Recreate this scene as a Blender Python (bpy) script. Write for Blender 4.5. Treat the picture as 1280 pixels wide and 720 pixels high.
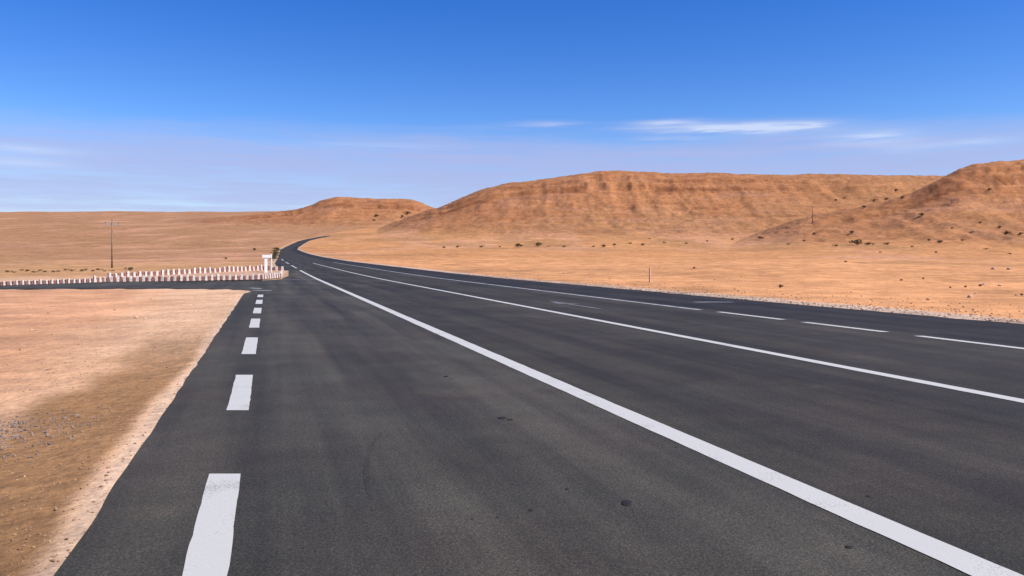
import bpy, bmesh, math, random
import numpy as np
from mathutils import Vector

S = bpy.context.scene
COL = S.collection
for o in list(bpy.data.objects):
    bpy.data.objects.remove(o)

# ------------------------------------------------------------------ camera, sky, sun, exposure
EYE, F, U0, V0 = 1.3, 1000.0, 640.0, 322.0          # eye height (m), focal length and horizon in 1280-wide picture units
cam = bpy.data.cameras.new("camera")
cam.sensor_width = 36.0
cam.lens = 36.0 * F / 1280.0
cam.shift_y = -(360.0 - V0) / 1280.0
cam.clip_start = 0.05
cam.clip_end = 20000
cam_o = bpy.data.objects.new("camera", cam)
cam_o.location = (0, 0, EYE)
cam_o.rotation_euler = (math.radians(90), 0, 0)
COL.objects.link(cam_o)
S.camera = cam_o

SUN_AZ, SUN_EL = math.radians(110), math.radians(46)
world = bpy.data.worlds.new("World")
S.world = world
world.use_nodes = True
WT = world.node_tree
WT.nodes.clear()


def wn(t, **kw):
    n = WT.nodes.new(t)
    for k, v in kw.items():
        setattr(n, k, v)
    return n


def wmath(op, a, b=None, c=None, clamp=False):
    n = wn('ShaderNodeMath', operation=op, use_clamp=clamp)
    for i, v in enumerate((a, b, c)):
        if v is None:
            continue
        if isinstance(v, (int, float)):
            n.inputs[i].default_value = v
        else:
            WT.links.new(v, n.inputs[i])
    return n.outputs[0]


sky = wn('ShaderNodeTexSky', sky_type='NISHITA', sun_disc=False)
sky.sun_elevation = SUN_EL
sky.sun_rotation = SUN_AZ
sky.altitude = 900
sky.air_density = 1.0
sky.dust_density = 0.25
sky.ozone_density = 3.0
hsv = wn('ShaderNodeHueSaturation')
hsv.inputs['Hue'].default_value = 0.520
hsv.inputs['Saturation'].default_value = 1.40
WT.links.new(sky.outputs[0], hsv.inputs['Color'])
bg = wn('ShaderNodeBackground')
bg.inputs[1].default_value = 0.118
WT.links.new(hsv.outputs[0], bg.inputs[0])
# thin cirrus: a low veil and a few wisps, placed by compass bearing and elevation
tc = wn('ShaderNodeTexCoord')
sep = wn('ShaderNodeSeparateXYZ')
WT.links.new(tc.outputs['Generated'], sep.inputs[0])
az = wmath('ARCTAN2', sep.outputs[0], sep.outputs[1])
el = wmath('ARCSINE', sep.outputs[2])


def sky_noise(saz, sel, scale, detail, off=0.0):
    cb = wn('ShaderNodeCombineXYZ')
    WT.links.new(wmath('MULTIPLY', az, saz), cb.inputs[0])
    WT.links.new(wmath('MULTIPLY', el, sel), cb.inputs[1])
    cb.inputs[2].default_value = off
    nz = wn('ShaderNodeTexNoise')
    nz.inputs['Scale'].default_value = scale
    nz.inputs['Detail'].default_value = detail
    nz.inputs['Roughness'].default_value = 0.6
    WT.links.new(cb.outputs[0], nz.inputs['Vector'])
    return nz.outputs['Fac']


def wmap(v, a, b, c=0.0, d=1.0):
    n = wn('ShaderNodeMapRange', interpolation_type='SMOOTHSTEP')
    WT.links.new(v, n.inputs[0])
    for i, x in enumerate((a, b, c, d)):
        n.inputs[i + 1].default_value = x
    return n.outputs[0]


broad = sky_noise(1.0, 9.0, 2.2, 5)
fine = sky_noise(1.0, 15.0, 7.0, 8, 3.1)
warp = wmath('MULTIPLY', wmath('SUBTRACT', broad, 0.5), 0.075)
elw = wmath('ADD', el, warp)
veil = wmath('MULTIPLY', wmap(elw, 0.166, 0.122), wmap(fine, 0.25, 0.62, 0.62, 1.0))
veil = wmath('MULTIPLY', veil, 0.88)
wisps = None
warp2 = wmath('MULTIPLY', wmath('SUBTRACT', fine, 0.5), 0.010)
for (u, v, hw, hh, s) in ((925, 159, 90, 5, .95), (900, 163, 60, 2, .5), (1010, 156, 30, 2.5, .5), (800, 160, 50, 2, .3), (1150, 184, 60, 5, .35), (835, 153, 45, 3, .6), (1090, 170, 55, 7, .65), (685, 155, 40, 3, .40),
                          (1228, 177, 35, 4, .4), (840, 174, 60, 4, .35), (600, 163, 60, 5, .22), (20, 186, 70, 5, .45),
                          (25, 203, 60, 5, .4), (455, 182, 90, 4, .3), (990, 163, 60, 3, .35), (440, 160, 40, 3, .2)):
    a0 = math.atan((u - U0) / F)
    e0 = math.atan((V0 - v) / F * math.cos(a0))
    da = wmath('DIVIDE', wmath('SUBTRACT', az, a0), 1.12 * hw / F * math.cos(a0) ** 2)
    de = wmath('DIVIDE', wmath('SUBTRACT', wmath('ADD', el, warp2), e0), 1.25 * hh / F * math.cos(a0))
    r2 = wmath('ADD', wmath('MULTIPLY', da, da), wmath('MULTIPLY', de, de))
    g = wmath('MULTIPLY', wmath('POWER', 2.718, wmath('MULTIPLY', r2, -1.0)), s)
    wisps = g if wisps is None else wmath('ADD', wisps, g)
wisps = wmath('MULTIPLY', wisps, wmap(fine, 0.28, 0.58, 0.5, 1.5))
cloud = wmath('MAXIMUM', veil, wmath('MINIMUM', wisps, 1.0))
bgc = wn('ShaderNodeBackground')
cmix = wn('ShaderNodeMix', data_type='RGBA')
cmix.inputs[6].default_value = (0.325, 0.360, 0.585, 1)
cmix.inputs[7].default_value = (0.47, 0.54, 0.71, 1)
WT.links.new(wmath('MINIMUM', wisps, 1.0), cmix.inputs[0])
WT.links.new(cmix.outputs[2], bgc.inputs[0])
bgc.inputs[1].default_value = 1.0
mixw = wn('ShaderNodeMixShader')
WT.links.new(wmath('MULTIPLY', cloud, 0.9), mixw.inputs[0])
WT.links.new(bg.outputs[0], mixw.inputs[1])
WT.links.new(bgc.outputs[0], mixw.inputs[2])
wo = wn('ShaderNodeOutputWorld')
WT.links.new(mixw.outputs[0], wo.inputs[0])

sun = bpy.data.lights.new("sun", 'SUN')
sun.energy = 4.8
sun.angle = math.radians(0.53)
sun.color = (1.0, 0.95, 0.88)
sun_o = bpy.data.objects.new("sun", sun)
sd_ = Vector((math.sin(SUN_AZ) * math.cos(SUN_EL), math.cos(SUN_AZ) * math.cos(SUN_EL), math.sin(SUN_EL)))
sun_o.rotation_euler = sd_.to_track_quat('Z', 'Y').to_euler()
COL.objects.link(sun_o)

S.view_settings.view_transform = 'Standard'
S.view_settings.look = 'None'
S.view_settings.exposure = 0.45
S.view_settings.gamma = 1.0
S.view_settings.use_curve_mapping = False

rng = np.random.default_rng(7)
random.seed(11)


# ------------------------------------------------------------------ small helpers
def hash2(ix, iy, seed):
    h = (ix.astype(np.int64) * 374761393 + iy.astype(np.int64) * 668265263 + seed * 974634777) & 0xFFFFFFFF
    h = ((h ^ (h >> 13)) * 1274126177) & 0xFFFFFFFF
    h = (h ^ (h >> 16)) & 0xFFFFFFFF
    return h / 4294967295.0


def vnoise(x, y, seed=0):
    x = np.asarray(x, float)
    y = np.asarray(y, float)
    ix, iy = np.floor(x), np.floor(y)
    fx, fy = x - ix, y - iy
    fx = fx * fx * (3 - 2 * fx)
    fy = fy * fy * (3 - 2 * fy)
    ix = ix.astype(np.int64)
    iy = iy.astype(np.int64)
    a = hash2(ix, iy, seed)
    b = hash2(ix + 1, iy, seed)
    c = hash2(ix, iy + 1, seed)
    d = hash2(ix + 1, iy + 1, seed)
    return (a * (1 - fx) + b * fx) * (1 - fy) + (c * (1 - fx) + d * fx) * fy


def fbm(x, y, seed=0, octv=4, gain=0.5):
    x = np.asarray(x, float)
    y = np.asarray(y, float)
    s, a, t = 0.0, 1.0, 0.0
    for k in range(octv):
        s = s + a * vnoise(x * 2 ** k + 17.3 * k, y * 2 ** k - 9.1 * k, seed + k)
        t += a
        a *= gain
    return s / t          # 0..1


def sstep(a, b, x):
    t = np.clip((x - a) / (b - a), 0, 1)
    return t * t * (3 - 2 * t)


def mesh_obj(name, verts, faces, mat=None, parent=None, smooth=False):
    me = bpy.data.meshes.new(name)
    me.from_pydata([tuple(v) for v in verts], [], [tuple(f) for f in faces])
    me.update()
    if smooth:
        me.polygons.foreach_set('use_smooth', [True] * len(me.polygons))
    o = bpy.data.objects.new(name, me)
    if mat:
        me.materials.append(mat)
    COL.objects.link(o)
    if parent:
        o.parent = parent
    return o


def bm_obj(name, bm, mat, parent=None, smooth=False):
    me = bpy.data.meshes.new(name)
    bmesh.ops.recalc_face_normals(bm, faces=bm.faces)
    bm.to_mesh(me)
    bm.free()
    if smooth:
        me.polygons.foreach_set('use_smooth', [True] * len(me.polygons))
    me.materials.append(mat)
    o = bpy.data.objects.new(name, me)
    COL.objects.link(o)
    if parent:
        o.parent = parent
    return o


def structure(o):
    o['kind'] = 'structure'
    return o


def tag(o, label, cat, group=None):
    o['label'] = label
    o['category'] = cat
    if group:
        o['group'] = group
    return o


def empty(name, loc, rotz=0.0):
    o = bpy.data.objects.new(name, None)
    o.location = loc
    o.rotation_euler = (0, 0, rotz)
    o.empty_display_size = 0.3
    COL.objects.link(o)
    return o


def add_box(bm, c, s, bevel=0.0, taper=1.0):
    r = bmesh.ops.create_cube(bm, size=1.0)
    for v in r['verts']:
        k = taper if v.co.z > 0 else 1.0
        v.co = Vector((v.co.x * s[0] * k + c[0], v.co.y * s[1] * k + c[1], v.co.z * s[2] + c[2]))
    if bevel > 0:
        ed = list({e for v in r['verts'] for e in v.link_edges})
        bmesh.ops.bevel(bm, geom=ed, offset=bevel, segments=2, affect='EDGES', profile=0.6)


def add_cyl(bm, a, b, r0, r1, seg=10):
    a, b = Vector(a), Vector(b)
    d = (b - a)
    q = d.to_track_quat('Z', 'Y').to_matrix().to_4x4()
    q.translation = (a + b) / 2
    bmesh.ops.create_cone(bm, cap_ends=True, segments=seg, radius1=r0, radius2=r1, depth=d.length, matrix=q)


# ------------------------------------------------------------------ materials
def new_mat(name):
    m = bpy.data.materials.new(name)
    m.use_nodes = True
    nt = m.node_tree
    b = nt.nodes['Principled BSDF']
    return m, nt, b


class NB:
    def __init__(self, nt):
        self.nt = nt

    def n(self, t, **kw):
        n = self.nt.nodes.new(t)
        for k, v in kw.items():
            setattr(n, k, v)
        return n

    def link(self, a, b):
        self.nt.links.new(a, b)

    def noise(self, vec, scale, detail=4, rough=0.55):
        n = self.n('ShaderNodeTexNoise')
        n.inputs['Scale'].default_value = scale
        n.inputs['Detail'].default_value = detail
        n.inputs['Roughness'].default_value = rough
        self.link(vec, n.inputs['Vector'])
        return n.outputs['Fac']

    def rng(self, v, a, b, c, d):
        n = self.n('ShaderNodeMapRange', interpolation_type='SMOOTHSTEP')
        self.link(v, n.inputs[0])
        for i, x in enumerate((a, b, c, d)):
            n.inputs[i + 1].default_value = x
        return n.outputs[0]

    def math(self, op, a, b):
        n = self.n('ShaderNodeMath', operation=op)
        for i, v in enumerate((a, b)):
            if isinstance(v, (int, float)):
                n.inputs[i].default_value = v
            else:
                self.link(v, n.inputs[i])
        return n.outputs[0]

    def mix(self, fac, a, b, mode='MIX'):
        n = self.n('ShaderNodeMix', data_type='RGBA', blend_type=mode)
        for i, v in ((0, fac), (6, a), (7, b)):
            if isinstance(v, (int, float)):
                n.inputs[i].default_value = v
            elif isinstance(v, tuple):
                n.inputs[i].default_value = (*v, 1)
            else:
                self.link(v, n.inputs[i])
        return n.outputs[2]

    def pos(self, rotz=0.0, scale=(1, 1, 1)):
        g = self.n('ShaderNodeNewGeometry')
        m = self.n('ShaderNodeMapping')
        m.vector_type = 'POINT'
        # rotate first, then stretch
        m2 = self.n('ShaderNodeMapping')
        m.inputs['Rotation'].default_value = (0, 0, rotz)
        m2.inputs['Scale'].default_value = scale
        self.link(g.outputs['Position'], m.inputs['Vector'])
        self.link(m.outputs[0], m2.inputs['Vector'])
        return m2.outputs[0]

    def bump(self, h, strength, dist, bsdf):
        b = self.n('ShaderNodeBump')
        b.inputs['Strength'].default_value = strength
        b.inputs['Distance'].default_value = dist
        self.link(h, b.inputs['Height'])
        self.link(b.outputs[0], bsdf.inputs['Normal'])


ROAD_ANG = math.atan(0.305)


def asphalt(name, base, tint=1.0, rough=0.82):
    m, nt, b = new_mat(name)
    k = NB(nt)
    along = k.pos(-ROAD_ANG, (1.0, 0.045, 1.0))       # streaks left along the lanes by traffic
    plain = k.pos()
    st = k.noise(along, 1.7, 5, 0.6)
    big = k.noise(plain, 0.22, 4, 0.6)
    med = k.noise(plain, 1.6, 5, 0.65)
    agg = k.noise(plain, 60.0, 4, 0.75)
    drip = k.noise(plain, 3.6, 3, 0.5)
    hue = k.noise(plain, 0.5, 3, 0.5)
    vor = k.n('ShaderNodeTexVoronoi')
    vor.inputs['Scale'].default_value = 85.0
    k.link(plain, vor.inputs['Vector'])
    stone = k.rng(vor.outputs['Distance'], 0.0, 0.5, 1.55, 0.78)
    f = k.math('MULTIPLY', k.rng(st, 0.28, 0.72, 0.66, 1.32), k.rng(big, 0.3, 0.7, 0.80, 1.22))
    f = k.math('MULTIPLY', f, k.rng(med, 0.3, 0.7, 0.88, 1.12))
    f = k.math('MULTIPLY', f, k.rng(agg, 0.28, 0.72, 0.62, 1.40))
    f = k.math('MULTIPLY', f, stone)
    # wheel paths polished paler by traffic
    sx_ = k.n('ShaderNodeSeparateXYZ')
    k.link(along, sx_.inputs[0])
    wheel = k.math('SINE', k.math('MULTIPLY', k.math('ADD', sx_.outputs[0], k.math('MULTIPLY', k.math('SUBTRACT', big, 0.5), 0.7)), 3.42), 0.0)
    f = k.math('MULTIPLY', f, k.rng(wheel, -1.0, 1.0, 0.92, 1.09))
    f = k.math('MULTIPLY', f, k.rng(drip, 0.70, 0.78, 1.0, 0.62))
    c1 = k.mix(k.rng(hue, 0.35, 0.65, 0, 1), (base[0] * .98, base[1] * 1.01, base[2] * 0.98), (base[0] * 1.03, base[1] * 0.985, base[2] * 0.97))
    mul = k.n('ShaderNodeCombineColor')
    for i in range(3):
        k.link(f, mul.inputs[i])
    c = k.mix(1.0, c1, mul.outputs[0], 'MULTIPLY')
    # sparse blown sand
    dust = k.math('MULTIPLY', k.rng(k.noise(plain, 0.9, 6, 0.7), 0.56, 0.80, 0.0, 0.16), k.rng(agg, 0.4, 0.6, 0.3, 1))
    c = k.mix(dust, c, (0.30, 0.20, 0.12))
    k.link(c, b.inputs['Base Color'])
    k.link(k.rng(st, 0.2, 0.8, rough - 0.08, rough + 0.08), b.inputs['Roughness'])
    b.inputs['Specular IOR Level'].default_value = 0.20
    k.bump(k.math('ADD', agg, vor.outputs['Distance']), 0.45, 0.005, b)
    return m


M_ASPH = asphalt('asphalt', (0.0445, 0.0385, 0.0295))
M_ASPH_OLD = asphalt('greyer_asphalt', (0.0600, 0.0530, 0.0410))
M_SHOULDER = asphalt('shoulder_asphalt', (0.027, 0.0245, 0.0225), rough=0.86)
M_TYRE = asphalt('tyre_rubber_on_asphalt', (0.050, 0.044, 0.0345))


def paint_mat(name, col, wear=0.5, under=(0.055, 0.0475, 0.040)):
    m, nt, b = new_mat(name)
    k = NB(nt)
    p = k.pos()
    n1 = k.noise(p, 85.0, 6, 0.74)
    n2 = k.noise(p, 2.1, 4, 0.6)
    v = k.math('ADD', n1, k.math('MULTIPLY', k.math('SUBTRACT', n2, 0.5), 0.55))
    fac = k.rng(v, 0.72 - 0.42 * wear, 0.80 - 0.26 * wear, 0.0, 1.0)
    fac = k.math('MULTIPLY', k.rng(v, 0.16 + 0.30 * wear, 0.30 + 0.30 * wear, 1.0 * wear, 0.0), 1.0)
    dirt = k.mix(k.rng(n2, 0.3, 0.75, 0.0, 0.30), col, tuple(0.72 * x for x in col))
    k.link(k.mix(fac, dirt, under), b.inputs['Base Color'])
    b.inputs['Roughness'].default_value = 0.7
    b.inputs['Specular IOR Level'].default_value = 0.3
    k.bump(n1, 0.3, 0.003, b)
    return m


M_LINE = paint_mat('white_road_paint', (0.50, 0.485, 0.435), 0.52)
M_LINE_OLD = paint_mat('old_road_paint', (0.44, 0.44, 0.43), 0.75)
M_LINE_FADED = paint_mat('faded_road_paint', (0.19, 0.185, 0.18), 0.9)


def simple_mat(name, col, rough=0.7, var=0.18, scale=9.0, col2=None, bump=0.2, spec=0.35):
    m, nt, b = new_mat(name)
    k = NB(nt)
    g = k.n('ShaderNodeNewGeometry')
    n1 = k.noise(g.outputs['Position'], scale, 5, 0.6)
    c2 = col2 or tuple(x * (1 - var) for x in col)
    k.link(k.mix(k.rng(n1, 0.35, 0.68, 0, 1), tuple(col), tuple(c2)), b.inputs['Base Color'])
    b.inputs['Roughness'].default_value = rough
    b.inputs['Specular IOR Level'].default_value = spec
    if bump:
        k.bump(n1, bump, 0.02, b)
    return m


M_WHITE = simple_mat('whitewash', (0.70, 0.64, 0.57), 0.85, col2=(0.45, 0.36, 0.29), scale=14)
M_RED = simple_mat('faded_red_paint', (0.27, 0.085, 0.065), 0.85, col2=(0.20, 0.11, 0.08), scale=14)
M_SIGN = simple_mat('sign_white', (0.66, 0.64, 0.60), 0.5, var=0.12, scale=4)
M_POST = simple_mat('galvanised_post', (0.62, 0.60, 0.56), 0.5, var=0.15, scale=6)
M_WOOD = simple_mat('weathered_pole_wood', (0.24, 0.155, 0.10), 0.9, var=0.3, scale=3)
M_STEEL = simple_mat('grey_steel', (0.30, 0.29, 0.28), 0.5, var=0.2, scale=6)
M_CERAM = simple_mat('insulator_glass', (0.20, 0.22, 0.20), 0.25, var=0.1)
M_MARKER = simple_mat('pale_concrete_post', (0.60, 0.39, 0.25), 0.9, var=0.15, scale=9)
M_ROCK_PALE = simple_mat('pale_limestone', (0.62, 0.42, 0.29), 0.9, var=0.25, scale=7, bump=0.6)
M_ROCK_DARK = simple_mat('brown_stone', (0.17, 0.085, 0.05), 0.9, var=0.35, scale=7, bump=0.6)
M_TAR = simple_mat('dark_clod', (0.013, 0.012, 0.012), 0.9, var=0.3, scale=30, bump=0.5)
M_GRAVEL = simple_mat('grey_gravel', (0.26, 0.20, 0.17), 0.9, col2=(0.12, 0.09, 0.08), scale=22, bump=0.3)
M_PEBBLE = simple_mat('sand_pebble', (0.36, 0.22, 0.125), 0.9, col2=(0.20, 0.11, 0.06), scale=15, bump=0.3)
M_ISLAND = simple_mat('island_gravel', (0.50, 0.31, 0.19), 0.95, col2=(0.38, 0.22, 0.13), scale=3, bump=0.4)


def leaf_mat(name, a, b_):
    m, nt, b = new_mat(name)
    k = NB(nt)
    oi = k.n('ShaderNodeObjectInfo')
    g = k.n('ShaderNodeNewGeometry')
    n1 = k.noise(g.outputs['Position'], 3.0, 4, 0.6)
    c = k.mix(k.rng(n1, 0.3, 0.7, 0, 1), a, b_)
    k.link(c, b.inputs['Base Color'])
    b.inputs['Roughness'].default_value = 0.8
    b.inputs['Specular IOR Level'].default_value = 0.2
    return m


M_LEAF = leaf_mat('dry_olive_leaf', (0.120, 0.080, 0.038), (0.070, 0.046, 0.022))
M_LEAF_G = leaf_mat('green_olive_leaf', (0.080, 0.080, 0.030), (0.050, 0.052, 0.020))

# ------------------------------------------------------------------ the lie of the land
# long profile of the valley floor: flat under the junction, then a steady climb towards the hills
PY = np.array([-400, 0, 50, 65, 87, 120, 152, 215, 283, 350, 424, 440, 480, 520, 560, 600, 680, 760, 1000, 1500, 2000, 2600, 6000.])
PZ = np.array([0, 0, 0, 0.06, .22, .45, .72, 1.5, 2.57, 4.1, 6.1, 6.8, 9.4, 12.2, 14.3, 16.4, 21.2, 26., 41., 77., 116., 120., 120.])
_gy = np.arange(-400, 6001, 1.0)
_gz = np.interp(_gy, PY, PZ)
_kern = np.exp(-0.5 * (np.arange(-30, 31) / 9.0) ** 2)
_kern /= _kern.sum()
_gzs = np.convolve(np.pad(_gz, 30, mode='edge'), _kern, mode='valid')
_w = sstep(40, 60, _gy)
_gzs = _gz * (1 - _w) + _gzs * _w


def zprof(Y):
    return np.interp(Y, _gy, _gzs)


# reference line of the main road: straight to 440 m, then easing to the right up the rise
CY = np.array([-60, 0, 400, 440, 480, 520, 560, 600, 640, 760])
CX = np.array([18.3, 0, -122.0, -131.8, -138.8, -144.9, -149.8, -153.5, -155.8, -158.0])


def xroad(Y):
    return np.interp(Y, CY, CX)


def l_right(Y):
    return np.interp(Y, [0, 424, 520, 640], [14.5, 14.5, 13.0, 12.0])


def l_left(Y):
    return np.interp(Y, [120, 250, 420], [1.0, 3.5, 6.5])


L_LEFT, L_L1, L_L2, L_L3, L_RIGHT = -0.858, 2.93, 6.73, 10.62, 14.5

# side road with the turning lane: one outline in plan
SIDE = [(-0.858 - .305 * -14, -14.0)]
for Y in np.arange(-13.5, 28.6, 0.22):
    SIDE.append((L_LEFT - .305 * Y + (float(fbm(Y / .45, 1.7, 72, 4)) - .5) * .055, Y))
SIDE += [(-9.85, 30.3), (-10.5, 31.6), (-11.6, 32.5), (-13.2, 32.9), (-17, 32.9), (-21.5, 32.3), (-30, 30.4), (-46, 25.5), (-90, 9.0),
         (-94, 17.5), (-50, 33.5), (-32, 40.0), (-27.0, 42.3), (-25.6, 45.0), (-25.0, 48.0), (-23.5, 52.5), (-21.2, 58.5), (-20.0, 66), (-21.4, 76.0)]
SIDE += [(1.4 - .305 * 76, 76.2), (2.2 - .305 * 74.5, 74.5), (3.0 - .305 * 72.5, 72.5)]
for Y in (60, 45, 30, 15, 0, -14):
    SIDE.append((3.0 - .305 * Y, Y))
SIDE_EDGE = np.array(SIDE)
SIDE = np.array([p for i, p in enumerate(SIDE) if not (1 <= i <= 190) or i % 12 == 0])


def poly_sd(x, y, P):
    d = np.full(x.shape, 1e18)
    inside = np.zeros(x.shape, bool)
    n = len(P)
    for i in range(n):
        ax, ay = P[i]
        bx, by = P[(i + 1) % n]
        ex, ey = bx - ax, by - ay
        wx, wy = x - ax, y - ay
        t = np.clip((wx * ex + wy * ey) / (ex * ex + ey * ey + 1e-12), 0, 1)
        d = np.minimum(d, (wx - ex * t) ** 2 + (wy - ey * t) ** 2)
        c = ((ay > y) != (by > y)) & (x < (bx - ax) * (y - ay) / (by - ay + 1e-12) + ax)
        inside ^= c
    d = np.sqrt(d)
    return np.where(inside, -d, d)


def road_sd(x, y):
    l = x - xroad(y)
    dm = np.maximum(l_left(y) - l, l - l_right(y)) * 0.956
    dm = np.where(y > 632, np.maximum(dm, y - 632), dm)
    far = (y > 110) | (y < -40) | (np.abs(x) > 150)
    ds = np.full(x.shape, 1e3)
    nf = ~far
    ds[nf] = poly_sd(x[nf], y[nf], SIDE)
    return np.minimum(dm, ds), l


def hill(u, Y, us, vs, yf, yr, base, gx, seed, x, rel=(0.035, 0.040)):
    """height of a scarp whose rim stands at depth yr and whose skyline, from the road, is (us, vs)"""
    rimv = np.interp(u, us, vs)
    zr = EYE + (V0 - rimv) / F * yr
    zb = zprof(np.full(u.shape, yr))
    H = np.maximum(zr - zb, 0)
    gl = fbm(x / gx, Y / (gx * 3.5), seed, 4) - 0.5
    gl2 = np.abs(fbm(x / (gx * 0.42), Y / (gx * 1.6), seed + 9, 4) - 0.5)
    r = (Y - yf) / (yr - yf)
    bell = np.clip(r, 0, 1) * np.clip(1.06 - r, 0, 1) * 4
    rr = r + bell * (gl * rel[0] * 2.2 - (gl2 - .12) * rel[1] * 2.0)
    k1 = fbm(x / 60, x * 0 + seed, seed + 30, 3)
    pr = np.array([-.2, 0, .22, .44, .62, .74, .80, .843, .856, .895, .907, .94, 1.0])
    ph = np.array([0, 0, .035, .13, .32, .52, .62, .68, .80, .835, .91, .94, 1.0])
    ph2 = np.array([0, 0, .035, .12, .31, .51, .62, .705, .775, .84, .895, .935, 1.0])
    p1, p2 = np.interp(rr, pr, ph), np.interp(rr, pr, ph2)
    w = sstep(.35, .65, k1)
    p = p1 * w + p2 * (1 - w)
    back = 1 - sstep(1.5, 3.2, r)
    p = np.where(r >= 1, 1.0 + 0 * p, p) * back
    return H * p, np.clip(rr, -.2, 1.2), H


def terrain(x, y, want=False):
    x = np.asarray(x, float)
    y = np.asarray(y, float)
    r = np.hypot(x, y)
    th = np.arctan2(x, np.maximum(y, 1e-6))
    th = np.where(y > 0, th, np.sign(x + 1e-9) * math.pi / 2)
    thc = np.clip(th, -1.05, 1.05)
    Y = np.where(np.abs(th) < 1.05, y, r * math.cos(1.05))
    Y = np.where(y > 0, Y, r * math.cos(1.05))
    u = U0 + F * np.tan(thc)
    sd, l = road_sd(x, y)
    z = zprof(Y)
    open_ = sstep(0.3, 14, sd)
    # undulation of the open desert, growing with distance from the asphalt
    und = (fbm(x / 17, y / 17, 3, 4) - .5) * 0.42 * open_ * sstep(6, 40, r)
    und += (fbm(x / 60, y / 75, 5, 4) - .5) * 2.2 * sstep(3, 40, sd) * sstep(70, 300, r)
    und += (fbm(x / 190, y / 230, 15, 4) - .5) * 9 * sstep(20, 90, sd) * sstep(300, 900, r)
    und += (fbm(x / 0.55, y / 0.55, 7, 4) - .5) * 0.030 * sstep(0.0, 0.6, sd)
    und += (fbm(x / 2.2, y / 2.2, 8, 3) - .5) * 0.055 * sstep(0.2, 1.4, sd)
    und += (fbm(x / 5, y / 5, 9, 4) - .5) * 0.25 * sstep(2, 12, sd) * sstep(25, 60, r)
    und += (fbm(x / 2.6, y / 4.0, 33, 4) - .5) * 0.30 * sstep(1.5, 6, sd) * (l > 3) * sstep(20, 40, r)
    # sand banked behind the side road and along the right verge
    z = z + und
    # hills
    uu = np.array
    hA, rA, HA = hill(u, Y, uu([470, 540, 548, 560, 580, 600, 620, 640, 670, 700, 730, 750, 775, 800, 850, 900, 960, 1000, 1100, 1180, 1300, 1700]),
                      uu([290, 263, 261.5, 257, 247, 238.5, 233, 228.5, 225, 222, 217.5, 215, 214.5, 216, 217.5, 217, 218.5, 218, 219, 219.5, 219, 225.]),
                      470, 760, 0, 46, 40, x)
    hB, rB, HB = hill(u, Y, uu([900, 960, 1000, 1060, 1100, 1140, 1170, 1185, 1200, 1220, 1250, 1280, 1350, 1500, 2300]),
                      uu([305, 287, 273, 261, 253, 241, 225, 217, 210.5, 204, 200, 198, 196, 200, 215.]),
                      305, 520, 0, 34, 60, x)
    hC, rC, HC = hill(u, Y, uu([160, 330, 370, 390, 400, 410, 420, 440, 470, 500, 515, 525, 535, 548, 580, 640]),
                      uu([288, 268, 262, 256.5, 251, 248, 246.5, 246.8, 248, 249, 251, 255, 259, 264, 272, 285.]),
                      790, 1000, 0, 55, 80, x)
    hh = np.maximum(np.maximum(hA, hB), hC)
    z = z + hh
    hillw = sstep(0.3, 6, hh)
    z += (fbm(x / 9, y / 9, 21, 4) - .5) * 2.6 * hillw
    # rock ledges: sharp little steps following the bedding
    bed = z / 3.1 + (fbm(x / 45, y / 45, 26, 3) - .5) * 1.6
    z += np.where(hillw > 0, (sstep(.0, .28, bed - np.floor(bed)) - .5) * 1.2 * hillw * sstep(.36, .58, fbm(x / 38, y / 50, 28, 3)), 0)
    # the roadbed
    zr = zprof(y)
    edge = 0.016 + 0.014 * (fbm(x / 0.35, y / 0.9, 12, 3) - .5) * 2
    wide = 0.30 + 0.004 * np.clip(y, 0, 400)
    k_in = sstep(0.10, -wide, sd)
    z_in = zr - 0.05 - 0.0008 * np.clip(y, 0, 500)
    w_out = sstep(0.0, 0.55 + 0.012 * np.clip(y, 0, 600), sd)
    z_edge = zr + edge + 0.004
    zz = np.where(sd <= 0.10, z_edge * (1 - k_in) + z_in * k_in, z_edge * (1 - w_out) + (z + 0.012 * (r < 40)) * w_out)
    z = zz
    if want:
        return z, dict(u=u, Y=Y, sd=sd, l=l, r=r, hA=hA, hB=hB, hC=hC, rA=rA, rB=rB, rC=rC, HA=HA, HB=HB, HC=HC, hillw=hillw)
    return z


# polar sheet round the camera out to the horizon
rr = [0.0]
r_rows = list(np.geomspace(0.6, 60, 215)) + list(np.geomspace(61, 360, 130)) + list(np.arange(363, 780, 2.7)) + list(np.geomspace(785, 1050, 70)) + list(np.geomspace(1060, 2600, 75)) + [3200, 4200, 6000]
r_rows = np.array(r_rows)
front = np.radians(np.arange(-38, 38.001, 0.115))
sideL = np.radians(np.arange(-180, -38, 2.0))
sideR = np.radians(np.arange(38 + 2.0, 180, 2.0))
angs = np.concatenate([sideL, front, sideR])
RR, AA = np.meshgrid(r_rows, angs, indexing='ij')
X = (RR * np.sin(AA)).ravel()
Yw = (RR * np.cos(AA)).ravel()
Z, info = terrain(X, Yw, True)
nr, na = RR.shape
idx = np.arange(nr * na).reshape(nr, na)
i0 = idx[:-1, :]
i1 = idx[1:, :]
q = np.stack([i0, np.roll(i0, -1, 1), np.roll(i1, -1, 1), i1], -1).reshape(-1, 4)[:, ::-1]
verts = np.stack([X, Yw, Z], 1)
cidx = len(verts)
verts = np.vstack([verts, [[0, 0, -0.05]]])
tri = np.stack([np.full(na, cidx), idx[0], np.roll(idx[0], -1)], 1)[:, ::-1]
me = bpy.data.meshes.new('ground')
nq, nt_ = len(q), len(tri)
me.vertices.add(len(verts))
me.vertices.foreach_set('co', verts.ravel())
me.loops.add(nq * 4 + nt_ * 3)
me.loops.foreach_set('vertex_index', np.concatenate([q.ravel(), tri.ravel()]))
me.polygons.add(nq + nt_)
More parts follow.
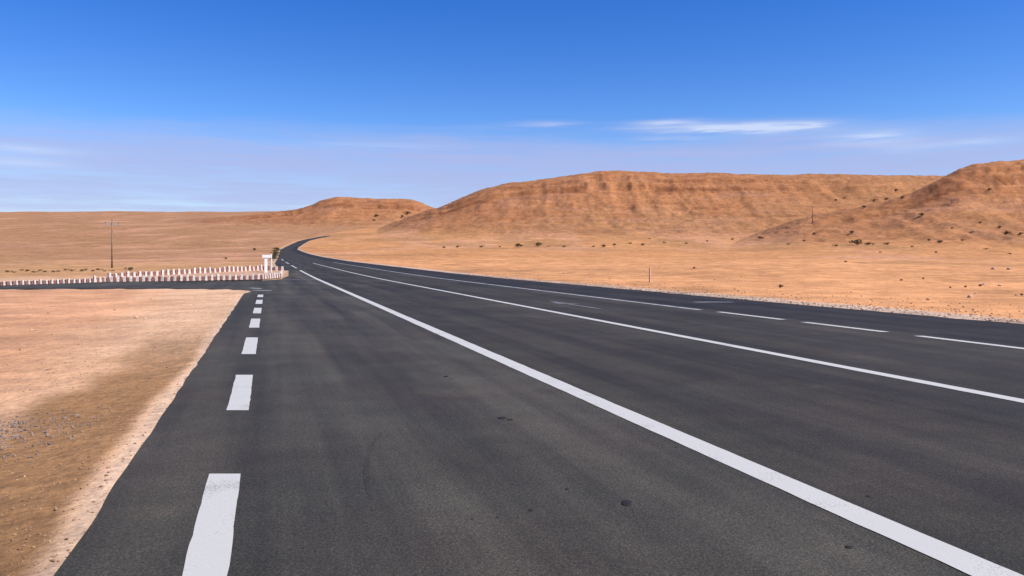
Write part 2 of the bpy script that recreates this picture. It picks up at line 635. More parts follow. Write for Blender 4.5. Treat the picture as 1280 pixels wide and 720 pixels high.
me.polygons.foreach_set('loop_start', np.concatenate([np.arange(nq) * 4, nq * 4 + np.arange(nt_) * 3]))
me.polygons.foreach_set('loop_total', np.concatenate([np.full(nq, 4), np.full(nt_, 3)]))
me.polygons.foreach_set('use_smooth', np.ones(nq + nt_, bool))
me.update(calc_edges=True)
me.validate()

# soil and rock colours by what lies where
c_sand_r = np.array([0.56, 0.267, 0.112])
c_sand_l = np.array([0.60, 0.37, 0.215])
c_red = np.array([0.53, 0.268, 0.138])
c_brown = np.array([0.27, 0.142, 0.060])
c_gedge = np.array([0.47, 0.36, 0.27])
c_plain = np.array([0.48, 0.225, 0.088])
c_plain_l = np.array([0.325, 0.160, 0.078])
c_tan = np.array([0.42, 0.228, 0.100])
c_hill = np.array([0.485, 0.222, 0.090])
c_cliff = np.array([0.225, 0.085, 0.036])
c_scree = np.array([0.450, 0.246, 0.104])
c_pink = np.array([0.53, 0.275, 0.160])


def mixc(a, b, w):
    w = np.asarray(w)[..., None]
    return a * (1 - w) + b * w


x, y = X, Yw
sd, l, r = info['sd'], info['l'], info['r']
left = (l < 3)
n1 = fbm(x / 9, y / 9, 41, 4)
n2 = fbm(x / 45, y / 120, 42, 4)
n3 = fbm(x / 1.4, y / 1.4, 43, 4)
c = np.where(left[:, None], c_sand_l, c_sand_r)
# reddish soil away from the road on the near left
redw = sstep(-1.4, 1.4, (-7.3 - .33 * (y - 12)) - x + (n1 - .5) * 5) * (y > 0) * (y < 36) * left
c = mixc(c, c_red, redw * .9)
# damp brown strip along the left edge near the camera
bw = sstep(0.07, 0.20, sd + (n3 - .5) * .20) * (1 - sstep(.80, 1.25, sd + (n3 - .5) * .7)) * sstep(17, 8.5, y + (n1 - .5) * 4) * left
bw = np.maximum(bw, sstep(5.9, 4.7, y + (n3 - .5) * 1.0) * sstep(.12, .32, sd + (n3 - .5) * .3) * left * .95)
c = mixc(c, c_brown, bw * .97)
# beyond the side road
far_l = sstep(44, 58, y) * left
c = mixc(c, c_tan, far_l)
c = mixc(c, c_pink, far_l * sstep(.50, .66, n2) * .7)
far_r = sstep(90, 260, y) * (~left)
c = mixc(c, c_plain, far_r)
c = mixc(c, c_tan, sstep(300, 600, y) * np.where(left, .8, .2))
c = mixc(c, c_plain_l, far_l * sstep(70, 220, y) * .75)
c = mixc(c, c_pink, sstep(20, 60, y) * sstep(.52, .68, fbm(x / 30, y / 95, 45, 4)) * .45)
c = mixc(c, c_brown * 1.15, sstep(30, 90, y) * sstep(.54, .70, fbm(x / 34, y / 60, 46, 5)) * .55)
# pale gravel beside the asphalt
ge = np.maximum(1 - sstep(.03, .13, sd + (n3 - .5) * .12), (1 - sstep(.6, 1.6, sd + (n3 - .5) * .8)) * sstep(36, 42, y)) * left + (1 - sstep(.9, 1.7, sd + (n3 - .5) * .5)) * (~left) * sstep(800, 200, y)
c = mixc(c, c_gedge, np.clip(ge, 0, 1) * np.where(left, .5, .85))
# hills
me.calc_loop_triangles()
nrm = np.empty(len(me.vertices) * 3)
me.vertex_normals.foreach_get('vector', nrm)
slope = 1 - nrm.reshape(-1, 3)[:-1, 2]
for hname, rname, Hn in (('hA', 'rA', 'HA'), ('hB', 'rB', 'HB'), ('hC', 'rC', 'HC')):
    hv, rv, Hv = info[hname], info[rname], info[Hn]
    hw = sstep(0.2, 12.0 if hname != 'hB' else 26.0, hv + (n1 - .5) * 4)
    cc = mixc(np.broadcast_to(c_scree, c.shape), c_hill, sstep(.42, .80, rv + (n2 - .5) * .35))
    cc = mixc(cc, c_cliff * 1.5, sstep(.52, .72, fbm(x / 30, info['Y'] / 40, 51, 5)) * .22)
    zb_ = Z / 2.6 + (fbm(x / 70, info['Y'] / 70, 61, 3) - .5) * 2.2
    strat_ = fbm(x / 42, zb_, 60, 4)
    cc = mixc(cc, c_cliff * 1.15, sstep(.56, .64, strat_) * sstep(.45, .65, rv) * .45)
    cc = mixc(cc, c_pink * .95, sstep(.40, .30, strat_) * sstep(.25, .50, rv) * .5)
    cc = mixc(cc, c_pink * .8, sstep(.58, .74, fbm(x / 36, info['Y'] / 22, 52, 4)) * .5)
    led = np.maximum(sstep(.836, .842, rv) * (1 - sstep(.848, .856, rv)), sstep(.890, .896, rv) * (1 - sstep(.901, .907, rv)) * .7)  # ledge lines: dark rock and overhang shade put into the colour
    band = sstep(.78, .83, rv) * (1 - sstep(.93, .97, rv))
    brk = sstep(.36, .58, fbm(x / 22, rv * 9, 53, 4))
    cc = mixc(cc, c_cliff, band * brk * .22)
    cc = mixc(cc, c_cliff * .62, led * sstep(.36, .54, fbm(x / 26, rv * 3, 57, 4)) * .9)
    cc = mixc(cc, c_tan * .95, sstep(.96, 1.0, rv) * .6)
    if hname == 'hB':
        cc = cc * np.array([1.10, 1.09, 1.05])
    c = mixc(c, cc, hw)
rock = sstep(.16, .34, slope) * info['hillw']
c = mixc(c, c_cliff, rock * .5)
c = np.clip(c * (0.92 + 0.16 * n1[:, None]), 0, 1)
c = np.vstack([c, c[-1:]])
att = me.color_attributes.new('soil', 'FLOAT_COLOR', 'POINT')
att.data.foreach_set('color', np.concatenate([c, np.ones((len(c), 1))], 1).ravel())

m, nt, b = new_mat('desert_soil')
k = NB(nt)
at = k.n('ShaderNodeVertexColor', layer_name='soil')
p = k.pos()
strat = k.pos(0, (0.05, 0.05, 1.0))
f1 = k.noise(p, 0.45, 10, 0.72)
f2 = k.noise(p, 9.0, 6, 0.7)
f3 = k.noise(p, 70.0, 4, 0.7)
f4 = k.noise(strat, 0.55, 6, 0.7)
f5 = k.noise(p, 0.12, 8, 0.7)
f = k.math('MULTIPLY', k.rng(f1, .28, .72, .72, 1.25), k.rng(f2, .25, .75, .82, 1.18))
f = k.math('MULTIPLY', f, k.rng(f3, .2, .8, .80, 1.20))
f = k.math('MULTIPLY', f, k.rng(f4, .3, .7, .88, 1.10))
f = k.math('MULTIPLY', f, k.rng(f5, .3, .7, .82, 1.16))
cc = k.n('ShaderNodeCombineColor')
for i in range(3):
    k.link(f, cc.inputs[i])
k.link(k.mix(1.0, at.outputs[0], cc.outputs[0], 'MULTIPLY'), b.inputs['Base Color'])
b.inputs['Roughness'].default_value = 0.95
b.inputs['Specular IOR Level'].default_value = 0.1
hgt = k.math('ADD', k.math('MULTIPLY', f2, 0.035), k.math('ADD', k.math('MULTIPLY', f3, 0.006), k.math('ADD', k.math('MULTIPLY', f1, 0.15), k.math('MULTIPLY', f5, 0.9))))
k.bump(hgt, 0.55, 1.0, b)
me.materials.append(m)
ground = bpy.data.objects.new('ground', me)
COL.objects.link(ground)
structure(ground)


def tz(x, y):
    return float(terrain(np.array([x]), np.array([y]))[0])


_ts = np.geomspace(2.0, 2200, 6000)


def hit(u, v):
    """where the line of sight through a picture point first meets the land"""
    xs = (u - U0) / F * _ts
    zs = EYE + (V0 - v) / F * _ts
    g = terrain(xs, _ts)
    i = np.argmax(g >= zs)
    if g[i] < zs[i]:
        i = len(_ts) - 1
    return float(xs[i]), float(_ts[i]), float(g[i])


# ------------------------------------------------------------------ roads and painted markings
def strip(name, mat, la, lb, ys, dz, nl=2):
    vs, fs = [], []
    for Y in ys:
        xc, zc = float(xroad(Y)), float(zprof(Y))
        a = la(Y) if callable(la) else la
        bb = lb(Y) if callable(lb) else lb
        for i in range(nl):
            t = i / (nl - 1)
            vs.append((xc + a + (bb - a) * t, Y, zc + dz))
    for j in range(len(ys) - 1):
        for i in range(nl - 1):
            a0 = j * nl + i
            fs.append((a0, a0 + 1, a0 + nl + 1, a0 + nl))
    return structure(mesh_obj(name, vs, fs, mat))


YS = list(np.arange(-14, 90, 2.0)) + list(np.arange(90, 450, 6.0)) + list(np.arange(450, 636, 5.0))


def lsh(Y):
    return float(np.interp(Y, [380, 480], [L_L3 + 0.25, 12.9 if Y < 500 else float(l_right(Y)) - 0.2]))


strip('road', M_ASPH, lambda Y: float(np.interp(Y, [71, 77], [L_L1, 1.0])) if Y < 100 else float(l_left(Y)), lsh, sorted(YS + [71, 73, 75, 77]), 0.020, 4)
YSF = sorted(set(list(np.round(np.arange(-14, 60, 0.4), 3)) + [Y for Y in YS if Y >= 60]))
strip('road_shoulder', M_SHOULDER, lsh, lambda Y: float(l_right(Y)) + (float(fbm(Y / .8, 3.3, 71, 3)) - .5) * .34, YSF, 0.020, 3)
# side road and turning lane in one sheet, just under the main carriageway where they overlap
bm = bmesh.new()
vs = [bm.verts.new((px, py, float(zprof(py)) + 0.0195)) for px, py in SIDE_EDGE]
es = [bm.edges.new((vs[i], vs[(i + 1) % len(vs)])) for i in range(len(vs))]
bmesh.ops.triangle_fill(bm, edges=es, use_beauty=True)
for _ in range(2):
    bmesh.ops.subdivide_edges(bm, edges=[e for e in bm.edges if e.calc_length() > 1.5], cuts=3)
    bmesh.ops.triangulate(bm, faces=bm.faces[:])
for v in bm.verts:
    v.co.z = float(zprof(v.co.y)) + 0.0195 - 0.008 * float(sstep(44, 52, v.co.y))
o = bm_obj('side_road', bm, M_ASPH_OLD)
for pl in o.data.polygons:
    if pl.normal.z < 0:
        pl.flip()
structure(o)


def line(name, mat, lc, w, y0, y1, dz=0.0232, step=2.0, ragged=0.0):
    n = max(2, int((y1 - y0) / step) + 1)
    ys = np.linspace(y0, y1, n)
    if y0 < 30:
        ys = np.array(sorted(set(np.round(np.concatenate([ys, np.arange(y0, min(y1, 30), 0.12), [min(y1, 30.0)]]), 4))))
    hw = w / 2 / 0.956

    def jit(Y, sgn):
        return sgn * hw + (float(fbm(Y / .16, lc * 3 + sgn * 5, 73, 3)) - .5) * .014 + (float(fbm(Y / 1.9, lc + sgn, 74, 2)) - .5) * .004
    return strip(name, mat, lambda Y: lc + jit(Y, -1), lambda Y: lc + jit(Y, 1), ys, dz)


line('solid_line_marking', M_LINE, L_L1, 0.195, -12, 73)
for a, bb in ((82, 100), (112, 132), (150, 175)):
    line('dashed_line_marking', M_LINE_OLD, L_L1, 0.22, a, bb)
line('solid_line_marking', M_LINE, L_L2, 0.165, -12, 120)
line('solid_line_marking', M_LINE_OLD, L_L3 - .05, 0.155, 19.55, 130)
for a, bb in ((16.5, 18.85), (13.76, 15.85), (10.95, 13.07), (8.1, 10.25), (5.3, 7.4)):
    line('dashed_line_marking', M_LINE, L_L3, 0.155, a, bb)
# short dashes along the left edge of the turning lane
for a, bb in ((2.72, 4.73), (6.70, 8.72), (10.60, 12.80), (14.6, 16.75), (18.35, 20.35), (22.1, 24.2), (25.9, 27.6)):
    line('edge_dash_marking', M_LINE, -0.255, 0.18, a, bb, 0.0228, 0.5)
for (cx, cy, ang) in ((-9.75, 31.2, 1.15), (-10.7, 33.4, 0.8)):
    hw, hl = 0.10, 0.45
    dx, dy = math.sin(-ang), math.cos(-ang)
    pts = [(cx + dx * a * hl - dy * bq * hw, cy + dy * a * hl + dx * bq * hw, 0.022) for a, bq in ((-1, -1), (-1, 1), (1, 1), (1, -1))]
    structure(mesh_obj('edge_dash_marking', pts, [(0, 3, 2, 1)], M_LINE))
# crossing line at the mouth of the side road
pts = [(-13.2, 46.1, .022), (-11.2, 46.1, .022), (-11.2, 46.75, .022), (-13.4, 46.75, .022)]
structure(mesh_obj('stop_line_marking', pts, [(0, 1, 2, 3)], M_LINE_FADED))
# worn direction arrow in the far lane
vs = []
for (aa, ss) in ((0, -.07), (2.0, -.07), (2.0, -.30), (3.6, 0), (2.0, .30), (2.0, .07), (0, .07)):
    Y = 19.9 + aa
    vs.append((float(xroad(Y)) + 8.25 + ss, Y, 0.0265))
structure(mesh_obj('arrow_marking', vs, [tuple(range(7))], M_LINE_FADED))
# pale worn patch on the far shoulder
vs = [(5.25, 22.7, .025), (6.35, 22.75, .025), (6.3, 23.2, .025), (5.2, 23.25, .025)]
structure(mesh_obj('worn_paint_marking', vs, [(0, 1, 2, 3)], M_LINE_FADED))
# faint curved rubber mark in the turning lane
vs, fs = [], []
cen = [(482, 541), (470, 552), (463, 565), (459, 580), (457, 596), (459, 612), (464, 630)]
for i, (uu_, vv_) in enumerate(cen):
    Y = F * EYE / (vv_ - V0)
    xx = (uu_ - U0) / F * Y
    w = 0.008 + 0.010 * math.sin(math.pi * i / (len(cen) - 1))
    vs += [(xx - w, Y, .0205), (xx + w, Y, .0205)]
    if i:
        fs.append((2 * i - 2, 2 * i - 1, 2 * i + 1, 2 * i))
structure(mesh_obj('tyre_mark', vs, fs, M_TYRE))

# ------------------------------------------------------------------ the splitter island with its painted kerb blocks
near_row = [(-34.0, 30.6, 0), (-28.0, 33.3, 0), (-23.4, 36.6, 0), (-21.4, 41.9, 0), (-17.6, 43.0, .02), (-14.1, 44.9, .05), (-13.75, 47.5, .08), (-14.6, 50.8, .12)]
far_row = [(-22.3, 44.3, .08), (-20.2, 48.2, .22), (-18.4, 51.4, .32), (-17.0, 54.6, .38), (-15.6, 54.6, .34)]


def walk(path, step):
    out = []
    P = [Vector(p) for p in path]
    carry = 0.0
    for a, b2 in zip(P[:-1], P[1:]):
        L = (b2 - a).length
        t = carry
        while t < L:
            out.append((a.lerp(b2, t / L), math.atan2((b2 - a).y, (b2 - a).x)))
            t += step
        carry = t - L
    return out


outline = [(-23.3, 37.6, .0), (-21.6, 41.95, .02)] + [(p[0] + .05, p[1] + .12, p[2] + .05) for p in near_row[4:]] + [(-15.3, 54.75, .35), (-17.0, 54.75, .39), (-18.55, 51.5, .33), (-20.35, 48.25, .23), (-22.4, 44.3, .09), (-23.5, 40.0, .0)]
bm = bmesh.new()
top = [bm.verts.new((p[0], p[1], p[2] + 0.06)) for p in outline]
bot = [bm.verts.new((p[0], p[1], 0.005)) for p in outline]
rim_edges = [bm.edges.new((top[i], top[(i + 1) % len(top)])) for i in range(len(top))]
bmesh.ops.triangle_fill(bm, edges=rim_edges, use_beauty=True)
for i in range(len(top)):
    j = (i + 1) % len(top)
    bm.faces.new((bot[i], bot[j], top[j], top[i]))
structure(bm_obj('traffic_island', bm, M_ISLAND))


def kerb_block(name, mat, w, d, h, taper):
    bm = bmesh.new()
    add_box(bm, (0, 0, h / 2), (w, d, h), 0.018, taper)
    return bm_obj(name, bm, mat)


proto_w = kerb_block('kerb_block', M_WHITE, .155, .16, .31, .72)
proto_r = kerb_block('kerb_block', M_RED, .155, .15, .25, .80)
first = {'w': True, 'r': True}


def place_block(kind, p, a, sc, label, group):
    proto = proto_w if kind == 'w' else proto_r
    if first[kind]:
        o = proto
        first[kind] = False
    else:
        o = proto.copy()
        COL.objects.link(o)
    o.location = (p.x, p.y, p.z + float(zprof(p.y)) + 0.02)
    o.rotation_euler = (random.uniform(-.03, .03), random.uniform(-.03, .03), a + random.uniform(-.25, .25))
    o.scale = (sc, sc, sc * random.uniform(.82, 1.12))
    tag(o, label, 'kerb block', group)


for i, (p, a) in enumerate(walk(near_row, 0.155)):
    if i % 2 == 0:
        tall = 1.0 if p.x > -21.6 else .72
        place_block('w', p, a, tall, 'white painted kerb block in the near row of the traffic island', 'white kerb blocks of the near row')
    else:
        tall = 1.0 if p.x > -21.6 else .72
        place_block('r', p, a, tall, 'red painted kerb block in the near row of the traffic island', 'red kerb blocks of the near row')
for i, (p, a) in enumerate(walk(far_row, 0.19)):
    if i % 2 == 0:
        place_block('w', p, a, 1.15, 'white painted kerb block in the far row of the traffic island', 'white kerb blocks of the far row')
    else:
        place_block('r', p, a, 1.15, 'red painted kerb block in the far row of the traffic island', 'red kerb blocks of the far row')

# sign on the nose of the island
sx, sy = -15.95, 52.2
sgn = empty('road_sign', (sx, sy, 0.22), 0.62)
tag(sgn, 'white road sign on two uneven posts at the tip of the traffic island', 'road sign')
bm = bmesh.new()
add_box(bm, (-.05, 0, 1.16), (.62, .03, .20), 0.008)
bm_obj('sign_panel', bm, M_SIGN, sgn)
bm = bmesh.new()
add_box(bm, (-.10, .045, .55), (.21, .05, 1.10), 0.008)
bm_obj('wide_post', bm, M_SIGN, sgn)
bm = bmesh.new()
add_box(bm, (.27, .045, .66), (.075, .05, 1.34), 0.008)
bm_obj('thin_post', bm, M_POST, sgn)

# ------------------------------------------------------------------ poles and posts
def utility_pole(px, py, h, rad, label, rot):
    z = tz(px, py)
    t = empty('utility_pole', (px, py, z), rot)
    tag(t, label, 'utility pole')
    bm = bmesh.new()
    add_cyl(bm, (0, 0, -.4), (0, 0, h), rad, rad * .62, 12)
    bm_obj('pole', bm, M_WOOD, t, True)
    bm = bmesh.new()
    add_box(bm, (0, rad * .9, h - .35), (1.5, .10, .12), 0.01)
    bm_obj('crossarm', bm, M_STEEL, t)
    for dx in (-.65, 0, .65):
        bm = bmesh.new()
        zb = h - .29 if dx else h
        add_cyl(bm, (dx, rad * .9 if dx else 0, zb), (dx, rad * .9 if dx else 0, zb + .10), .03, .03, 8)
        add_cyl(bm, (dx, rad * .9 if dx else 0, zb + .08), (dx, rad * .9 if dx else 0, zb + .22), .07, .04, 10)
        bm_obj('insulator', bm, M_CERAM, t, True)
    return t


px, py, pz = hit(140, 335)
utility_pole(px, py, 5.2, .095, 'thin wooden utility pole standing alone behind the side road', .5)
px, py, pz = hit(1015.5, 279)
utility_pole(px, py, 10.5, .28, 'distant utility pole at the foot of the brown hills', 1.1)
px, py, pz = hit(812.5, 353)
mk = empty('marker_post', (px, py, pz), -.75)
tag(mk, 'slim pale concrete marker post on the sand beside the far shoulder', 'marker post')
bm = bmesh.new()
add_box(bm, (0, 0, .36), (.085, .085, .80), 0.012, .85)
bm_obj('post', bm, M_MARKER, mk)
bm = bmesh.new()
add_box(bm, (0, 0, .782), (.062, .062, .05), 0.012, .6)
bm_obj('cap', bm, M_MARKER, mk)

# ------------------------------------------------------------------ shrubs
def shrub_mesh(seed, n, mat, flat=.62):
    rs = np.random.default_rng(seed)
    vs, fs = [], []
    lob = [(rs.normal(0, .28), rs.normal(0, .28), rs.uniform(.22, .5), rs.uniform(.26, .48)) for _ in range(7)]
    for i in range(n):
        lx, ly, lz, lr = lob[rs.integers(len(lob))]
        d = rs.normal(size=3)
        d /= np.linalg.norm(d)
        p_ = np.array([lx, ly, lz]) + d * lr * rs.uniform(.55, 1.08) * np.array([1, 1, flat])
        if p_[2] < .01:
            p_[2] = abs(p_[2]) * .3
        s = rs.uniform(.05, .11)
        a = rs.normal(size=3)
        a /= np.linalg.norm(a)
        bb = np.cross(a, rs.normal(size=3))
        bb /= np.linalg.norm(bb)
        k0 = len(vs)
        vs += [p_ - a * s, p_ + bb * s * .55, p_ + a * s, p_ - bb * s * .55]
        fs.append((k0, k0 + 1, k0 + 2, k0 + 3))
    for i in range(9):
        e = np.array([rs.normal(0, .33), rs.normal(0, .33), rs.uniform(.3, .62)])
        k0 = len(vs)
        w = .018
        vs += [(-w, 0, -.08), (w, 0, -.08), (0, w, -.08), tuple(e)]
        fs += [(k0, k0 + 1, k0 + 3), (k0 + 1, k0 + 2, k0 + 3), (k0 + 2, k0, k0 + 3)]
    me = bpy.data.meshes.new('desert_shrub')
    me.from_pydata([tuple(v) for v in vs], [], fs)
    me.materials.append(mat)
    return me


SHR = [shrub_mesh(s, 300, M_LEAF) for s in range(4)] + [shrub_mesh(20 + s, 340, M_LEAF_G) for s in range(2)]


def shrub(u, v, wpx, label, group=None, kind=None, hs=1.0, at_=None):
    px, py, pz = at_ or hit(u, v)
    o = bpy.data.objects.new('desert_shrub', SHR[random.randrange(4) if kind is None else kind])
    s = wpx / F * py / 1.25
    o.location = (px, py, pz)
    o.rotation_euler = (0, 0, random.uniform(0, 6.28))
    o.scale = (s, s, s * hs)
    COL.objects.link(o)
    tag(o, label, 'shrub', group)
    return o


shrub(1072, 306, 13, 'widest dark shrub on the right plain, left end of a dark smudge')
shrub(1086, 306.5, 11, 'low brown shrub touching the right side of the widest dark shrub', hs=.6)
shrub(648, 309, 9, 'dark shrub at the mesa foot, left one of an even pair')
shrub(672, 308, 9, 'dark shrub at the mesa foot, right one of an even pair')
shrub(163, 338, 7.5, 'dark round shrub behind the middle of the traffic island', hs=1.1)
shrub(318, 313, 5, 'small dark shrub on the tan slope above the white road sign', hs=1.2)
shrub(282, 324, 4.5, 'faint brown shrub on the tan slope above the right half of the island', hs=1.0)
shrub(1257, 294, 9, 'brown shrub under the right hill near the photo edge, larger of two')
shrub(1275, 294, 6, 'brown shrub under the right hill at the photo edge, smaller of two')
shrub(975, 360, 6, 'lone small shrub on the sand close above the dark shoulder', hs=1.3)
shrub(1153, 270, 7, 'dark shrub alone on the lower slope of the right hill')
shrub(868, 336, 4.5, 'tiny shrub alone on the smooth orange sand right of the marker post')
shrub(950, 299, 7, 'dark shrub on the plain below the middle of the long mesa')
shrub(1065, 292, 6, 'small shrub just above the widest dark shrub on the plain')
G1 = 'small shrubs strung along the foot of the mesa'
for (u, v, w) in ((705, 309, 4.5), (768, 307, 5), (755, 309, 6), (788, 305, 4), (803, 307, 5), (572, 309.5, 5), (602, 309.5, 5), (915, 300, 4),
                  (742, 309, 4), (830, 304, 3.5), (858, 305, 4), (884, 302, 3.5), (625, 309, 3.5), (686, 308.5, 3), (812, 299, 3), (555, 310, 4)):
    shrub(u, v, w, 'small brown shrub in the line of shrubs along the mesa foot', G1)
G2 = 'small shrubs dotted over the right plain'
for (u, v, w) in ((1018, 293, 5), (1045, 308, 5), (1109, 306, 5.5), (1161, 301, 5), (1174, 304, 7), (1203, 301, 4), (1249, 285, 5), (1225, 279, 4),
                  (1057, 328, 4), (1127, 351, 4), (1154, 349, 4), (1170, 316, 4), (1100, 316, 3.5), (1005, 302, 4), (1140, 309, 3.5), (1215, 292, 4),
                  (985, 306, 3.5), (1190, 286, 4), (1233, 312, 4), (1262, 318, 4)):
    shrub(u, v, w, 'small brown shrub scattered on the stony right plain', G2)
G3 = 'low shrubs beside the side road'
for i in range(17):
    u = 8 + i * 8.3 + random.uniform(-3, 3)
    shrub(u, 340.2 + random.uniform(-1.6, 1.0) - u * .012, random.uniform(3.5, 6), 'low olive brown shrub in the thin line of scrub behind the side road', G3, random.choice((0, 1, 4, 5)), .8)
G4 = 'olive shrubs at the road bend'
for (Y, ll, w) in ((168, .1, 1.2), (185, .2, 1.5), (205, -.2, 1.6), (226, -.1, 2.0), (250, .1, 2.0), (275, -.4, 2.3), (300, -.1, 2.2), (330, -.6, 2.6), (365, -.4, 3.0), (405, -1.2, 3.0)):
    xx = float(xroad(Y)) + ll + float(l_left(Y)) - 1.0
    o = shrub(0, 0, w / Y * F, 'olive green shrub lining the left side of the distant road bend', G4, random.choice((4, 5)), .6, (xx, Y, tz(xx, Y)))
G5 = 'dark shrubs on the hill slopes'
for (u, v, w) in ((1056, 248, 4), (1080, 260, 6), (1093, 252, 5), (1108, 250, 5), (1120, 240, 5), (1128, 248, 5), (470, 271, 6), (509, 268, 7), (503, 272, 5), (468, 276, 4), (1045, 251, 4), (1237, 238, 5)):
    shrub(u, v, w, 'dark shrub clinging to a brown hill slope', G5)

# ------------------------------------------------------------------ rocks and clods
def rock_mesh(seed, mat, name, flat=.62):
    rs = np.random.default_rng(seed)
    bm = bmesh.new()
    bmesh.ops.create_icosphere(bm, subdivisions=2, radius=.5)
    dirs = rs.normal(size=(9, 3))
    dirs /= np.linalg.norm(dirs, axis=1)[:, None]
    cut = rs.uniform(.26, .42, 9)
    for v in bm.verts:
        co = np.array(v.co)
        for d_, c_ in zip(dirs, cut):
            t = co @ d_ - c_
            if t > 0:
                co = co - d_ * t * .9
        co += rs.normal(0, .012, 3)
        v.co = (co[0], co[1], co[2] * flat)
    me = bpy.data.meshes.new(name)
    bm.to_mesh(me)
    bm.free()
    me.materials.append(mat)
    return me


RP = [rock_mesh(s, M_ROCK_PALE, 'rock') for s in range(3)]
RD = [rock_mesh(10 + s, M_ROCK_DARK, 'rock') for s in range(3)]


def rock(u, v, wpx, meshes, label, group=None, hs=1.0):
    px, py, pz = hit(u, v)
    o = bpy.data.objects.new('rock', random.choice(meshes))
    s = wpx / F * py
    o.scale = (s, s * .8, s * hs)
    o.location = (px, py, pz + s * .16 * hs)
    o.rotation_euler = (0, 0, random.uniform(0, 6.28))
    COL.objects.link(o)
    return tag(o, label, 'rock', group)


rock(170, 397.5, 7, RP, 'pale flat rock on the left sand, left one of two', hs=.7)
rock(181, 399, 6, RP, 'pale flat rock on the left sand, right one of two', hs=.7)
rock(39, 413, 5, RP, 'small pale rock on the reddish sand at the far left', hs=.8)
rock(1212, 372, 8, RP, 'largest pale rock on the right verge close above the shoulder')
rock(1219, 367, 4, RP, 'small pale rock just behind the largest pale verge rock')
rock(1230, 356, 5.5, RP, 'pale rock directly right of a dark stone on the right verge')
rock(1225, 358, 5.5, RD, 'dark stone directly left of a pale rock on the right verge', hs=1.2)
rock(1241, 337, 7, RP, 'pale rock on the right plain, left one of two far back')
rock(1261, 337, 6, RP, 'pale rock on the right plain, right one of two far back')
rock(1270, 369.5, 4.5, RP, 'pale rock at the right photo edge beside a dark stone')
rock(1277, 369, 5, RD, 'dark stone at the right photo edge beside a pale rock')
rock(1188, 360, 3.5, RD, 'narrow dark stone on the right verge, leftmost of the dark stones', hs=1.4)
rock(1207, 359, 4, RD, 'dark stone on the right verge between the narrow one and the paired one', hs=1.3)
rock(1160, 375, 5, RP, 'pale rock low on the right verge, leftmost of the pale ones')
rock(1250, 357, 7, RP, 'broad pale rock right of the paired dark and pale stones', hs=.5)
GR = 'small stones littering the right verge'
for i in range(60):
    u = random.uniform(700, 1278)
    v0 = 356 + (u - 700) * .088
    v = v0 - 4 - abs(random.gauss(0, 15))
    if v < 325:
        continue
    rock(u, v, random.uniform(1.2, 2.8), RP if random.random() < .55 else RD, 'small stone among many scattered over the right verge', GR, random.uniform(.7, 1.2))
GL = 'small stones littering the left sand'
for i in range(46):
    u = random.uniform(2, 210)
    v = random.uniform(368, 600)
    if u > 285 - (v - 368) * .72:
        continue
    rock(u, v, random.uniform(1.2, 3.6), RP if random.random() < .5 else RD, 'small stone among others scattered over the left sand', GL, random.uniform(.5, .9))


# dark clods lying on the asphalt
def clod(u, v, wpx, label, group=None, ln=1.0):
    Y = F * EYE / (v - V0)
    o = bpy.data.objects.new('dirt_clod', random.choice(CL))
    s = wpx / F * Y
    o.scale = (s, s * ln, s * .30)
    o.location = ((u - U0) / F * Y, Y, 0.020 + s * .03)
    o.rotation_euler = (0, 0, random.uniform(-.3, .3))
    COL.objects.link(o)
    return tag(o, label, 'dirt clod', group)


CL = [rock_mesh(40 + s, M_TAR, 'dirt_clod', .5) for s in range(3)]
clod(558, 473, 8, 'small dark clod on the road, farthest of the dark clods', ln=1.3)
clod(628, 526, 13, 'wing shaped dark clod in the middle of the turning lane', ln=1.2)
clod(638, 528, 10, 'thin dark crumb touching the wing shaped clod', ln=.6)
clod(784, 634, 17, 'broad dark clod on the road below the thick white line', ln=1.5)
clod(664, 643, 8, 'small dark clod on the road left of the broad dark clod', ln=1.2)
clod(709, 616, 6, 'tiny dark clod above and left of the broad dark clod', ln=1.2)
for (u, v, w) in ((622, 652, 6), (590, 654, 5), (560, 540, 4), (640, 610, 4), (845, 563, 4), (1062, 690, 12), (1085, 625, 8)):
    clod(u, v, w, 'tiny dark crumb of dirt lying on the asphalt', 'dirt crumbs on the road')


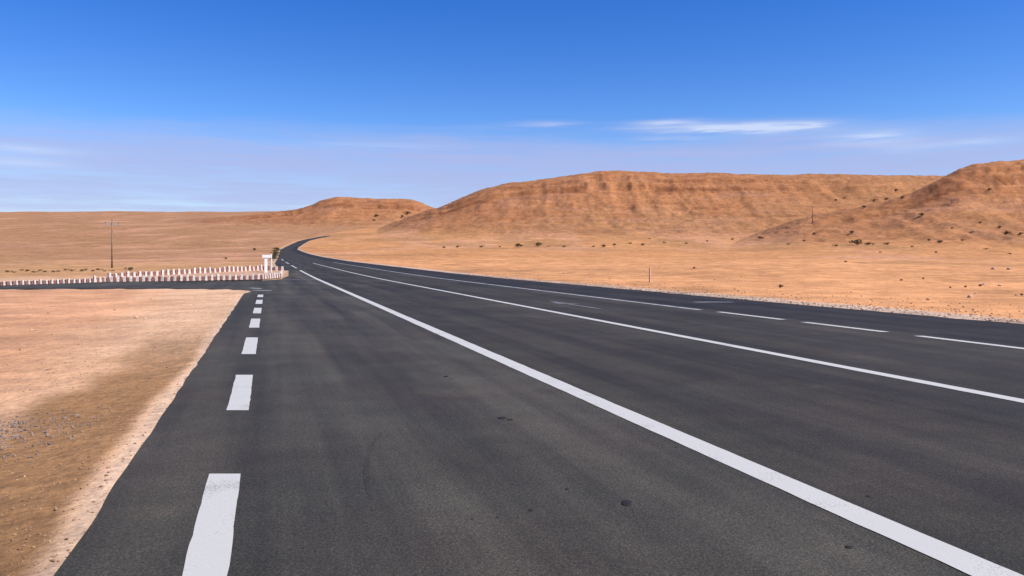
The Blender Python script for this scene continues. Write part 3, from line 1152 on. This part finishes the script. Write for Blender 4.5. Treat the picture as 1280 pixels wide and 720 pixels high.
# ------------------------------------------------------------------ loose gravel nobody could count
def scatter(name, mat, pts, smin, smax):
    base = bmesh.new()
    bmesh.ops.create_icosphere(base, subdivisions=1, radius=.5)
    bv = np.array([v.co[:] for v in base.verts])
    bf = np.array([[v.index for v in f.verts] for f in base.faces])
    base.free()
    n = len(pts)
    zz = terrain(pts[:, 0], pts[:, 1])
    sc = rng.uniform(smin, smax, n) * rng.uniform(.6, 1.3, n)
    jit = rng.normal(1, .22, (n, len(bv), 1))
    ang = rng.uniform(0, 6.28, n)
    V = bv[None] * jit * (sc[:, None, None] * np.stack([np.ones(n), rng.uniform(.6, 1, n), rng.uniform(.4, .75, n)], 1)[:, None, :])
    ca, sa = np.cos(ang)[:, None], np.sin(ang)[:, None]
    xx = V[..., 0] * ca - V[..., 1] * sa + pts[:, 0:1]
    yy = V[..., 0] * sa + V[..., 1] * ca + pts[:, 1:2]
    z3 = V[..., 2] + (zz + sc * .14)[:, None]
    P = np.stack([xx, yy, z3], -1).reshape(-1, 3)
    Fc = (bf[None] + (np.arange(n) * len(bv))[:, None, None]).reshape(-1, 3)
    o = mesh_obj(name, P, Fc, mat)
    o['kind'] = 'stuff'
    return o


# grey gravel spill on the near left
n = 1100
gx = rng.normal(-3.75, .42, n)
gy = rng.normal(5.75, .42, n)
g = np.stack([gx, gy], 1)
keep = road_sd(g[:, 0], g[:, 1])[0] > .45
scatter('gravel', M_GRAVEL, g[keep], .006, .026)
# pebbles over the left sand and along both asphalt edges
n = 3000
gy = np.exp(rng.uniform(math.log(2.2), math.log(30), n))
gl = -0.80 - np.abs(rng.gamma(1.0, 1.0, n)) * .9 * np.sqrt(gy / 4)
g = np.stack([gl - .305 * gy, gy], 1)
keep = road_sd(g[:, 0], g[:, 1])[0] > -.10
scatter('pebbles', M_PEBBLE, g[keep], .005, .020)
n = 4200
gy = rng.uniform(9, 60, n)
gl = 14.30 + rng.gamma(1.2, 1.0, n) * 1.3
g = np.stack([gl - .305 * gy, gy], 1)
scatter('verge_pebbles', M_PEBBLE, g, .015, .055)
